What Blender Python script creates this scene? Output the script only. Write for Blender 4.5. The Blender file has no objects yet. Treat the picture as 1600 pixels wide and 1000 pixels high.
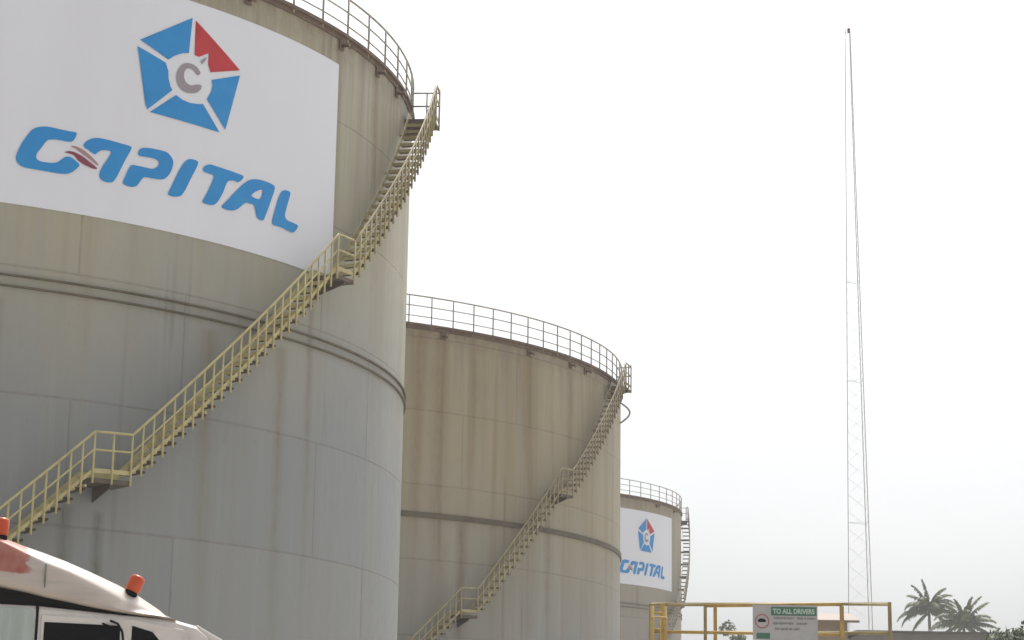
import bpy, math, random
from mathutils import Vector, Matrix
from mathutils.geometry import delaunay_2d_cdt
random.seed(7)
sin, cos, pi, rad = math.sin, math.cos, math.pi, math.radians
SC = bpy.context.scene
COL = SC.collection

# ------------------------------------------------------------------ camera
EYE = 1.6
cam_d = bpy.data.cameras.new('camera')
cam = bpy.data.objects.new('camera', cam_d)
COL.objects.link(cam)
R_ = Vector((0.99987431, -0.00351105, 0.01546101))
U_ = Vector((-0.01585466, -0.22142459, 0.9750486))
F_ = Vector((0.0, 0.97517118, 0.22145243))
m3 = Matrix((R_, U_, -F_)).transposed()
cam.matrix_world = Matrix.Translation((0, 0, EYE)) @ m3.to_4x4()
cam_d.sensor_width = 36.0
cam_d.lens = 36.0 * 3233.7 / 1600.0
cam_d.shift_x = (800 - 808.13) / 1600.0
cam_d.shift_y = (490.73 - 500) / 1600.0
cam_d.clip_start = 0.1
cam_d.clip_end = 6000
SC.camera = cam
SC.render.resolution_x, SC.render.resolution_y = 1024, 640

# ------------------------------------------------------------------ sky, sun, exposure
SUN_EL, SUN_AZ = rad(60), rad(14)          # azimuth from +Y towards +X: high behind the tanks
wd = bpy.data.worlds.new('World'); SC.world = wd; wd.use_nodes = True
nt = wd.node_tree; nt.nodes.clear()
o = nt.nodes.new('ShaderNodeOutputWorld'); bg = nt.nodes.new('ShaderNodeBackground')
sky = nt.nodes.new('ShaderNodeTexSky'); sky.sky_type = 'NISHITA'; sky.sun_disc = False
sky.sun_elevation = SUN_EL; sky.sun_rotation = SUN_AZ
sky.air_density = 1.0; sky.dust_density = 6.0; sky.ozone_density = 1.0
bw = nt.nodes.new('ShaderNodeRGBToBW'); nt.links.new(sky.outputs[0], bw.inputs[0])
tint = nt.nodes.new('ShaderNodeMix'); tint.data_type = 'RGBA'; tint.blend_type = 'MULTIPLY'
tint.inputs['Factor'].default_value = 1
pw = nt.nodes.new('ShaderNodeMath'); pw.operation = 'POWER'; pw.inputs[1].default_value = .7     # thick high cloud evens out the sky
nt.links.new(bw.outputs[0], pw.inputs[0])
ml = nt.nodes.new('ShaderNodeMath'); ml.operation = 'MULTIPLY'; ml.inputs[1].default_value = 1.12
nt.links.new(pw.outputs[0], ml.inputs[0]); nt.links.new(ml.outputs[0], tint.inputs['A']); tint.inputs['B'].default_value = (0.965, 0.985, 1.0, 1)
mx = nt.nodes.new('ShaderNodeMix'); mx.data_type = 'RGBA'; mx.inputs['Factor'].default_value = 0.93
nt.links.new(sky.outputs[0], mx.inputs['A']); nt.links.new(tint.outputs['Result'], mx.inputs['B'])
tc = nt.nodes.new('ShaderNodeTexCoord'); cn = nt.nodes.new('ShaderNodeTexNoise'); cn.inputs['Scale'].default_value = 3.5; cn.inputs['Detail'].default_value = 4
mp = nt.nodes.new('ShaderNodeMapping'); mp.inputs['Scale'].default_value = (1, 1, 2.2); nt.links.new(tc.outputs['Generated'], mp.inputs[0]); nt.links.new(mp.outputs[0], cn.inputs['Vector'])
cr = nt.nodes.new('ShaderNodeMapRange'); cr.inputs[1].default_value = .3; cr.inputs[2].default_value = .7; cr.inputs[3].default_value = .93; cr.inputs[4].default_value = 1.06
nt.links.new(cn.outputs['Fac'], cr.inputs[0])
cm = nt.nodes.new('ShaderNodeVectorMath'); cm.operation = 'SCALE'      # faint uneven cloud
nt.links.new(mx.outputs['Result'], cm.inputs[0]); nt.links.new(cr.outputs[0], cm.inputs['Scale']); nt.links.new(cm.outputs[0], bg.inputs[0]); bg.inputs[1].default_value = 0.12
nt.links.new(bg.outputs[0], o.inputs[0])
sd = bpy.data.lights.new('sun', 'SUN'); sd.energy = 1.7; sd.angle = rad(12); sd.color = (1, 0.95, 0.87)
sun = bpy.data.objects.new('sun', sd); COL.objects.link(sun)
dirv = Vector((sin(SUN_AZ) * cos(SUN_EL), cos(SUN_AZ) * cos(SUN_EL), sin(SUN_EL)))
sun.rotation_euler = dirv.to_track_quat('Z', 'Y').to_euler()
sun.location = (0, 0, 60)
vs = SC.view_settings; vs.view_transform = 'Standard'; vs.look = 'None'; vs.gamma = 1; vs.use_curve_mapping = False
vs.exposure = 1.42

# ------------------------------------------------------------------ helpers
class MB:
    def __init__(s): s.v = []; s.f = []; s.sm = []; s.uv = {}
    def face(s, idx, smooth=False): s.f.append(tuple(idx)); s.sm.append(smooth)
    def add(s, vs): n = len(s.v); s.v.extend([tuple(p) for p in vs]); return n
    def hexa(s, p):            # 8 points: bottom 0-3, top 4-7
        n = s.add(p)
        for q in ((3, 2, 1, 0), (4, 5, 6, 7), (0, 1, 5, 4), (1, 2, 6, 5), (2, 3, 7, 6), (3, 0, 4, 7)):
            s.face([n + i for i in q])
    def box(s, a, b):
        x0, y0, z0 = a; x1, y1, z1 = b
        s.hexa([(x0, y0, z0), (x1, y0, z0), (x1, y1, z0), (x0, y1, z0), (x0, y0, z1), (x1, y0, z1), (x1, y1, z1), (x0, y1, z1)])
    def tube(s, pts, r, n=6, r2=None, closed=False, caps=True):
        pts = [Vector(p) for p in pts]; N = len(pts); rings = []
        prev = None
        for i, p in enumerate(pts):
            if closed: d = pts[(i + 1) % N] - pts[i - 1]
            else: d = pts[min(i + 1, N - 1)] - pts[max(i - 1, 0)]
            d.normalize()
            up = Vector((0, 0, 1)) if abs(d.z) < .95 else Vector((1, 0, 0))
            if prev is not None:
                a = prev - d * prev.dot(d)
                a = a.normalized() if a.length > 1e-4 else d.cross(up).normalized()
            else: a = d.cross(up).normalized()
            prev = a; b = d.cross(a)
            rr = r if r2 is None else r + (r2 - r) * i / (N - 1)
            rings.append(s.add([p + (a * cos(2 * pi * k / n) + b * sin(2 * pi * k / n)) * rr for k in range(n)]))
        for i in range(N if closed else N - 1):
            A, B = rings[i], rings[(i + 1) % N]
            for k in range(n):
                s.face((A + k, A + (k + 1) % n, B + (k + 1) % n, B + k), True)
        if caps and not closed:
            s.face([rings[0] + k for k in range(n)][::-1]); s.face([rings[-1] + k for k in range(n)])
    def lathe(s, prof, n=64, a0=0.0, a1=360.0, closed_prof=False, smooth=True):
        full = abs(a1 - a0) >= 359.9; cols = n if full else n + 1
        base = []
        for i in range(cols):
            t = rad(a0 + (a1 - a0) * i / n)
            base.append(s.add([(r * sin(t), -r * cos(t), z) for r, z in prof]))
        m = len(prof)
        for i in range(n):
            A, B = base[i], base[(i + 1) % cols]
            for k in range(m if closed_prof else m - 1):
                k2 = (k + 1) % m
                s.face((A + k, B + k, B + k2, A + k2), smooth)
        if closed_prof and not full:
            s.face([base[0] + k for k in range(m)]); s.face([base[-1] + k for k in range(m)][::-1])
    def prism(s, poly, axis, d0, d1):   # poly of 2D points extruded along axis 'x','y','z'
        def P(u, v, d):
            return {'x': (d, u, v), 'y': (u, d, v), 'z': (u, v, d)}[axis]
        n = len(poly); A = s.add([P(u, v, d0) for u, v in poly]); B = s.add([P(u, v, d1) for u, v in poly])
        s.face([A + i for i in range(n)]); s.face([B + i for i in range(n)][::-1])
        for i in range(n): s.face((A + i, B + i, B + (i + 1) % n, A + (i + 1) % n))
    def mesh(s, name, mat):
        me = bpy.data.meshes.new(name); me.from_pydata(s.v, [], s.f)
        me.polygons.foreach_set('use_smooth', s.sm)
        if mat: me.materials.append(mat)
        me.update(); return me
    def build(s, name, mat, parent=None, fix=True):
        me = s.mesh(name, mat)
        if fix:
            import bmesh
            b = bmesh.new(); b.from_mesh(me); bmesh.ops.recalc_face_normals(b, faces=b.faces); b.to_mesh(me); b.free()
        return link(name, me, parent)
def link(name, data, parent=None):
    o = bpy.data.objects.new(name, data); COL.objects.link(o)
    if parent: o.parent = parent
    return o
def bevel(o, w=.01, seg=2):
    m = o.modifiers.new('bevel', 'BEVEL'); m.width = w; m.segments = seg; m.limit_method = 'ANGLE'
    return o
def tag(o, label=None, cat=None, group=None, kind=None):
    for k, v in (('label', label), ('category', cat), ('group', group), ('kind', kind)):
        if v: o[k] = v
    return o
def thing(name, loc, label, cat, group=None, rz=0):
    o = link(name, None); o.location = loc; o.rotation_euler.z = rz
    o.empty_display_size = .3
    return tag(o, label, cat, group)

# ------------------------------------------------------------------ materials
def new_mat(name, col, rough=.6, metal=0.0, spec=.5):
    m = bpy.data.materials.new(name); m.use_nodes = True
    b = m.node_tree.nodes['Principled BSDF']
    b.inputs['Base Color'].default_value = (*col, 1); b.inputs['Roughness'].default_value = rough
    b.inputs['Metallic'].default_value = metal; b.inputs['Specular IOR Level'].default_value = spec
    return m, m.node_tree, b
def N(nt, t, **kw):
    n = nt.nodes.new(t)
    for k, v in kw.items():
        if k in n.inputs.keys() if hasattr(n.inputs, 'keys') else False: n.inputs[k].default_value = v
        else: setattr(n, k, v)
    return n
def mixc(nt, fac, a, b):
    m = nt.nodes.new('ShaderNodeMix'); m.data_type = 'RGBA'
    for s_, v in (('Factor', fac), ('A', a), ('B', b)):
        if isinstance(v, bpy.types.NodeSocket): nt.links.new(v, m.inputs[s_])
        elif s_ == 'Factor': m.inputs[s_].default_value = v
        else: m.inputs[s_].default_value = (*v, 1)
    return m.outputs['Result']
def noise(nt, vec, scale, detail=4, rough=.55):
    n = nt.nodes.new('ShaderNodeTexNoise'); n.inputs['Scale'].default_value = scale
    n.inputs['Detail'].default_value = detail; n.inputs['Roughness'].default_value = rough
    if vec is not None: nt.links.new(vec, n.inputs['Vector'])
    return n.outputs['Fac']
def mapping(nt, vec, scale=(1, 1, 1), loc=(0, 0, 0)):
    n = nt.nodes.new('ShaderNodeMapping'); n.inputs['Scale'].default_value = scale; n.inputs['Location'].default_value = loc
    nt.links.new(vec, n.inputs['Vector']); return n.outputs[0]
def ramp(nt, fac, lo, hi, a=0.0, b=1.0):
    n = nt.nodes.new('ShaderNodeMapRange'); n.clamp = True
    nt.links.new(fac, n.inputs[0]); n.inputs[1].default_value = lo; n.inputs[2].default_value = hi
    n.inputs[3].default_value = a; n.inputs[4].default_value = b; return n.outputs[0]
def math_(nt, op, a, b):
    n = nt.nodes.new('ShaderNodeMath'); n.operation = op
    for i, v in enumerate((a, b)):
        if isinstance(v, bpy.types.NodeSocket): nt.links.new(v, n.inputs[i])
        else: n.inputs[i].default_value = v
    return n.outputs[0]
def bump(nt, b, h, strength=.3, dist=.02):
    n = nt.nodes.new('ShaderNodeBump'); n.inputs['Strength'].default_value = strength; n.inputs['Distance'].default_value = dist
    nt.links.new(h, n.inputs['Height']); nt.links.new(n.outputs[0], b.inputs['Normal'])
def objco(nt): return nt.nodes.new('ShaderNodeTexCoord').outputs['Object']

def worn(name, col, col2, rough=.55, scale=3, metal=0.0, lo=.45, hi=.7, amount=1.0, streak=(1, 1, 1)):
    m, nt, b = new_mat(name, col, rough, metal)
    v = mapping(nt, objco(nt), streak)
    f = ramp(nt, noise(nt, v, scale, 6, .65), lo, hi, 0, amount)
    nt.links.new(mixc(nt, f, col, col2), b.inputs['Base Color'])
    return m

def tank_paint(name, seed, top, gmix, lower, upper, streaky, R=15, runs=()):
    """old tank paint: grey plates, ochre tone that grows towards the upper courses, rust runs under the eave"""
    m, nt, b = new_mat(name, lower, .55, 0, .12)
    oc = objco(nt)
    sep = nt.nodes.new('ShaderNodeSeparateXYZ'); nt.links.new(oc, sep.inputs[0]); z = sep.outputs[2]
    uvn = nt.nodes.new('ShaderNodeUVMap'); uv = uvn.outputs[0]
    big = noise(nt, mapping(nt, oc, (1, 1, .6), (seed, seed, 0)), .16, 4)
    streak = noise(nt, mapping(nt, oc, (1, 1, .035), (seed * 3, 0, 0)), 1.1, 5, .6)
    streak2 = noise(nt, mapping(nt, oc, (1, 1, .05), (0, seed * 5, 0)), 3.2, 4, .7)
    fine = noise(nt, mapping(nt, oc, (1, 1, .5), (seed, 0, 0)), 5, 6, .7)
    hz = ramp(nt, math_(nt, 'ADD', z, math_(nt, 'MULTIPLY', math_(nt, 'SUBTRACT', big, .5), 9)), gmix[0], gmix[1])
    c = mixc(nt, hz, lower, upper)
    c = mixc(nt, math_(nt, 'MULTIPLY', ramp(nt, hz, 0, 1, .35, 1), ramp(nt, streak, .44, .66, 0, .55 * streaky)), c, tuple(x * .62 for x in (upper[0] * 1.05, upper[1] * .95, upper[2] * .75)))
    c = mixc(nt, ramp(nt, streak2, .48, .7, 0, .35 * streaky), c, (lower[0] * 1.25, lower[1] * 1.25, lower[2] * 1.22))
    s3 = noise(nt, mapping(nt, oc, (1, 1, .012), (seed * 7, 2, 0)), 2.3, 3, .5)
    s4 = noise(nt, mapping(nt, oc, (.6, .6, .5), (2, seed, 0)), .7, 2, .5)
    c = mixc(nt, math_(nt, 'MULTIPLY', ramp(nt, s3, .60, .67, 0, .42), ramp(nt, s4, .42, .62)), c, (.15, .12, .075))
    # rust that runs down from the eave
    run = math_(nt, 'MULTIPLY', ramp(nt, z, top - 5.5, top, 0, 1), ramp(nt, streak2, .42, .66))
    c = mixc(nt, math_(nt, 'MULTIPLY', run, .42), c, (.16, .095, .05))
    band = math_(nt, 'MULTIPLY', ramp(nt, z, top - .9, top - .1, 0, 1), ramp(nt, fine, .35, .62, .25, .9))
    c = mixc(nt, math_(nt, 'MULTIPLY', band, .7), c, (.17, .11, .075))
    # single runs of rust below brackets: (degrees, half width, top, length, colour)
    su = nt.nodes.new('ShaderNodeSeparateXYZ'); nt.links.new(uv, su.inputs[0])
    wobble = math_(nt, 'MULTIPLY', math_(nt, 'SUBTRACT', noise(nt, mapping(nt, oc, (1, 1, .3)), .9, 3), .5), .35)
    for a_, hw, zt_, ln, col in runs:
        d_ = nt.nodes.new('ShaderNodeMath'); d_.operation = 'ABSOLUTE'
        nt.links.new(math_(nt, 'ADD', math_(nt, 'SUBTRACT', su.outputs[0], rad(a_) * R), wobble), d_.inputs[0])
        k_ = math_(nt, 'MULTIPLY', ramp(nt, d_.outputs[0], hw, 0, 0, 1), ramp(nt, z, zt_ - ln, zt_ - ln * .2, 0, 1))
        k_ = math_(nt, 'MULTIPLY', k_, ramp(nt, z, zt_, zt_ - .15, 0, 1))
        c = mixc(nt, math_(nt, 'MULTIPLY', k_, ramp(nt, fine, .3, .7, .35, .75)), c, col)
    # welded plates
    br = nt.nodes.new('ShaderNodeTexBrick'); br.offset = .37
    nt.links.new(mapping(nt, uv, (1, 1, 1), (seed, -6.86, 0)), br.inputs['Vector'])
    br.inputs['Scale'].default_value = 1; br.inputs['Mortar Size'].default_value = .035
    br.inputs['Mortar Smooth'].default_value = .6
    br.inputs['Brick Width'].default_value = 7.4; br.inputs['Row Height'].default_value = 2.79
    br.inputs['Color1'].default_value = (0, 0, 0, 1); br.inputs['Color2'].default_value = (1, 1, 1, 1)
    seam = br.outputs['Fac']
    c = mixc(nt, math_(nt, 'MULTIPLY', seam, ramp(nt, fine, .3, .7, .06, .34)), c, (.13, .105, .08))
    c = mixc(nt, math_(nt, 'MULTIPLY', br.outputs['Color'], .07), c, (.5, .48, .42))
    c = mixc(nt, ramp(nt, fine, .6, .8, 0, .25), c, (.13, .11, .09))
    nt.links.new(c, b.inputs['Base Color'])
    nt.links.new(ramp(nt, fine, .3, .7, .42, .6), b.inputs['Roughness'])
    wob = noise(nt, mapping(nt, oc, (1, 1, 1)), .8, 2)
    h = math_(nt, 'ADD', math_(nt, 'MULTIPLY', seam, .5), math_(nt, 'ADD', math_(nt, 'MULTIPLY', wob, .8), math_(nt, 'MULTIPLY', fine, .05)))
    bump(nt, b, h, .55, .04)
    return m

M = {}
M['rim'] = worn('rusted_eave', (.13, .085, .06), (.22, .16, .11), .8, 2.5)
M['girder'] = worn('girder_steel', (.13, .11, .075), (.085, .065, .045), .7, 2)
M['rail_grey'] = worn('grey_rail_paint', (.34, .32, .27), (.20, .15, .10), .6, 3)
M['stair_yellow'] = worn('faded_yellow_paint', (.50, .44, .22), (.28, .21, .12), .55, 2.2, lo=.5, hi=.75, amount=.8)
def by_height(mat, z0, z1, col, amt):
    nt = mat.node_tree; b = nt.nodes['Principled BSDF']; src = b.inputs['Base Color'].links[0].from_socket
    ge = nt.nodes.new('ShaderNodeNewGeometry'); sp = nt.nodes.new('ShaderNodeSeparateXYZ'); nt.links.new(ge.outputs['Position'], sp.inputs[0])
    f = math_(nt, 'MULTIPLY', ramp(nt, sp.outputs[2], z0, z1), ramp(nt, noise(nt, ge.outputs['Position'], 1.6, 5, .7), .3, .6, .35 * amt, amt))
    nt.links.new(mixc(nt, f, src, col), b.inputs['Base Color'])
by_height(M['stair_yellow'], 13.4, 15.8, (.19, .145, .095), .75)
M['stair_dull'] = worn('weathered_yellow_paint', (.42, .37, .21), (.22, .16, .10), .6, 2.5, lo=.45, hi=.7, amount=.85)
by_height(M['stair_dull'], 9.5, 14, (.22, .165, .12), .8)
M['tread'] = worn('dark_tread_steel', (.05, .04, .03), (.09, .055, .035), .8, 3)
M['roof'] = worn('roof_plate', (.3, .29, .26), (.18, .14, .1), .7, .6)
M['banner'] = worn('white_panel_paint', (.75, .77, .85), (.70, .715, .785), .7, .35, lo=.4, hi=.75, amount=.8, streak=(1, 1, .2))
M['banner'].node_tree.nodes['Principled BSDF'].inputs['Specular IOR Level'].default_value = .0
M['blue'] = worn('blue_letter_paint', (.004, .24, .62), (.012, .27, .64), .6, 1.2)
M['red'] = worn('red_emblem_paint', (.52, .02, .03), (.44, .018, .025), .6, 1.2)
M['maroon'] = new_mat('maroon_paint', (.22, .035, .07), .45)[0]
M['taupe'] = new_mat('taupe_paint', (.36, .22, .23), .45)[0]
M['grey_mark'] = new_mat('grey_mark_paint', (.30, .26, .30), .45)[0]

# ------------------------------------------------------------------ ground
g = MB(); g.add([(-2500, -2500, 0), (2500, -2500, 0), (2500, 2500, 0), (-2500, 2500, 0)]); g.face((0, 1, 2, 3))
mg, nt, b = new_mat('sandy_concrete', (.3, .27, .23), .9)
oc = objco(nt)
nt.links.new(mixc(nt, ramp(nt, noise(nt, oc, .3, 8), .35, .65), (.46, .43, .38), (.34, .31, .26)), b.inputs['Base Color'])
bump(nt, b, noise(nt, oc, 8, 6), .4, .02)
tag(g.build('ground', mg), kind='structure')

# ------------------------------------------------------------------ tanks
def cyl(r, t, z): t = rad(t); return (r * sin(t), -r * cos(t), z)

def inside(p, polys):
    c = False
    for poly in polys:
        n = len(poly)
        for i in range(n):
            x0, y0 = poly[i]; x1, y1 = poly[i - 1]
            if (y0 > p[1]) != (y1 > p[1]) and p[0] < (x1 - x0) * (p[1] - y0) / (y1 - y0) + x0: c = not c
    return c
def chaikin(p):
    o = []
    for i in range(len(p)):
        a, b = p[i], p[(i + 1) % len(p)]
        o += [(a[0] * .78 + b[0] * .22, a[1] * .78 + b[1] * .22), (a[0] * .22 + b[0] * .78, a[1] * .22 + b[1] * .78)]
    return o
def dense(q, d=.22):
    o = []
    for i, a in enumerate(q):
        b = q[(i + 1) % len(q)]; n = max(1, int(math.dist(a, b) / d))
        o += [(a[0] + (b[0] - a[0]) * j / n, a[1] + (b[1] - a[1]) * j / n) for j in range(n)]
    return o
def sheet(mb, polys, R, smooth=True, step=.25, fun=None):
    """polygons given as (degrees, height) laid on the curved wall at radius R"""
    k = rad(1) * R
    if fun: polys = [[fun(*p) for p in q] for q in polys]
    if smooth: polys = [chaikin(q) for q in polys]
    pm = [dense([(t * k, z) for t, z in q]) for q in polys]
    pts, ed = [], []
    for q in pm:
        s = len(pts); pts += [Vector(p) for p in q]; ed += [(s + i, s + (i + 1) % len(q)) for i in range(len(q))]
    xs = [p[0] for p in pm[0]]; ys = [p[1] for p in pm[0]]
    x = min(xs) + step / 2
    while x < max(xs):
        y = min(ys) + step / 2
        while y < max(ys):
            if inside((x, y), pm): pts.append(Vector((x, y)))
            y += step
        x += step
    V, E_, Fc = delaunay_2d_cdt(pts, ed, [], 0, 1e-5)[:3]
    n = mb.add([cyl(R, v.x / k, v.y) for v in V])
    for f in Fc:
        c = sum((V[i] for i in f), Vector((0, 0))) / len(f)
        if inside(c, pm): mb.face([n + i for i in f], True)

LOGO = {
 'C': [(33.25,14.077),(33.08,13.934),(32.86,13.842),(32.38,13.82),(31.77,13.826),(31.17,13.815),(30.7,13.785),(30.46,13.702),(30.16,13.564),(29.86,13.444),(29.78,13.353),(29.9,13.287),(30.24,13.257),(30.97,13.263),(31.57,13.291),(31.89,13.359),(32.21,13.445),(32.47,13.484),(32.88,13.476),(33.31,13.408),(33.68,13.335),(33.36,13.231),(32.97,13.132),(32.51,13.075),(31.83,13.054),(30.89,13.056),(29.96,13.059),(29.17,13.061),(28.64,13.074),(28.23,13.145),(28.05,13.243),(28.17,13.389),(28.5,13.615),(28.91,13.81),(29.26,13.951),(29.71,14.033),(30.36,14.081),(31.03,14.086),(31.71,14.074),(32.53,14.069)],
 'S1': [(32.11,13.565),(32.64,13.617),(33.12,13.613),(33.9,13.543),(34.63,13.435),(35.33,13.326),(34.87,13.304),(34.09,13.355),(33.44,13.432),(33.07,13.539),(32.66,13.555)],
 'S2': [(32.61,13.732),(33.16,13.758),(33.86,13.703),(34.59,13.595),(35.33,13.434),(35.27,13.395),(34.47,13.517),(33.67,13.622),(33.1,13.702)],
 'A': [(33.81,13.82),(34.13,13.926),(34.53,14.001),(35.09,14.047),(36.01,14.05),(37.18,14.03),(38.36,14.012),(38.24,13.905),(37.85,13.702),(37.46,13.464),(37.08,13.228),(36.76,13.085),(36.26,13.051),(35.75,13.072),(35.45,13.147),(35.49,13.292),(35.8,13.452),(36.19,13.634),(36.44,13.774),(36.29,13.802),(35.86,13.798),(35.44,13.767),(35.17,13.708),(34.97,13.644),(34.69,13.666),(34.32,13.72),(33.96,13.756)],
 'P': [(38.93,13.851),(39.05,13.967),(39.33,14.038),(40.09,14.071),(41.09,14.082),(41.88,14.072),(42.38,13.971),(42.57,13.852),(42.38,13.657),(42.02,13.49),(41.57,13.4),(40.95,13.376),(40.18,13.371),(39.65,13.361),(39.37,13.255),(39.03,13.11),(38.59,13.06),(38.0,13.066),(37.62,13.11),(37.87,13.286),(38.13,13.462),(38.39,13.585),(38.99,13.59),(39.82,13.589),(40.51,13.59),(40.96,13.669),(41.09,13.769),(40.92,13.833),(40.45,13.852),(39.76,13.842),(39.16,13.827)],
 'I': [(43.57,13.901),(43.93,14.007),(44.29,14.054),(44.83,14.061),(45.22,14.033),(44.95,13.846),(44.54,13.634),(44.21,13.445),(43.88,13.257),(43.53,13.12),(43.1,13.071),(42.59,13.051),(42.08,13.074),(42.46,13.28),(42.85,13.521),(43.24,13.746)],
 'T': [(45.64,13.887),(45.93,13.99),(46.47,14.057),(47.19,14.049),(48.42,14.039),(49.52,14.029),(50.55,14.016),(50.23,13.891),(49.82,13.813),(49.22,13.828),(48.65,13.784),(48.42,13.693),(48.14,13.486),(47.77,13.293),(47.32,13.13),(46.93,13.082),(46.3,13.071),(45.75,13.091),(46.1,13.247),(46.45,13.438),(46.8,13.647),(47.0,13.814),(46.44,13.823),(45.81,13.828)],
 'A2': [(47.88,13.09),(48.57,13.285),(49.44,13.544),(50.24,13.767),(50.99,13.935),(51.68,14.014),(52.58,14.054),(53.7,14.056),(54.57,14.024),(54.42,13.855),(54.08,13.639),(53.76,13.408),(53.43,13.212),(53.18,13.075),(52.72,13.056),(52.26,13.106),(52.13,13.238),(51.92,13.382),(51.47,13.39),(50.85,13.387),(50.36,13.27),(49.87,13.155),(49.29,13.086),(48.54,13.068)],
 'A2h': [(51.51,13.618),(52.11,13.743),(52.91,13.847),(52.89,13.705),(52.6,13.564),(52.15,13.554),(51.61,13.572)],
 'L': [(55.38,13.935),(55.86,14.011),(56.77,14.026),(56.61,13.855),(56.26,13.601),(56.01,13.355),(56.44,13.275),(57.26,13.273),(58.11,13.255),(57.82,13.13),(57.33,13.011),(56.5,13.03),(55.49,13.057),(54.32,13.039),(54.38,13.2),(54.7,13.467),(55.03,13.735)],
 'E1': [(38.53,16.595),(43.75,17.488),(43.54,16.598),(42.87,16.552),(42.08,16.436),(41.45,16.299)],
 'E2': [(38.32,16.426),(41.2,16.205),(41.51,16.021),(41.58,15.838),(41.8,15.664),(42.04,15.592),(39.62,14.972),(39.4,15.082)],
 'E3': [(39.88,14.926),(42.44,15.493),(43.13,15.421),(43.96,15.396),(44.79,15.424),(45.35,15.461),(47.36,14.892)],
 'E4': [(45.74,15.607),(46.2,15.828),(46.29,15.993),(46.16,16.112),(49.44,16.457),(48.01,14.997)],
 'E5': [(44.11,17.451),(49.41,16.584),(46.01,16.293),(45.69,16.461),(45.69,16.749),(44.66,16.581),(44.17,16.594)],
 'EC': [(44.96,16.189),(44.58,16.305),(44.01,16.361),(43.32,16.346),(42.73,16.243),(42.37,16.046),(42.35,15.856),(42.65,15.719),(43.08,15.637),(43.77,15.619),(44.59,15.689),(45.05,15.799),(45.1,15.912),(44.54,15.891),(44.0,15.823),(43.44,15.849),(43.14,15.971),(43.17,16.13),(43.49,16.231),(44.04,16.236),(44.41,16.151),(44.63,16.118)],
 'EF': [(44.82,16.496),(45.5,16.64),(45.38,16.536),(44.98,16.412)],
}

LETTERS = [('C',), ('A',), ('P',), ('I',), ('T',), ('A2', 'A2h'), ('L',)]

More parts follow.
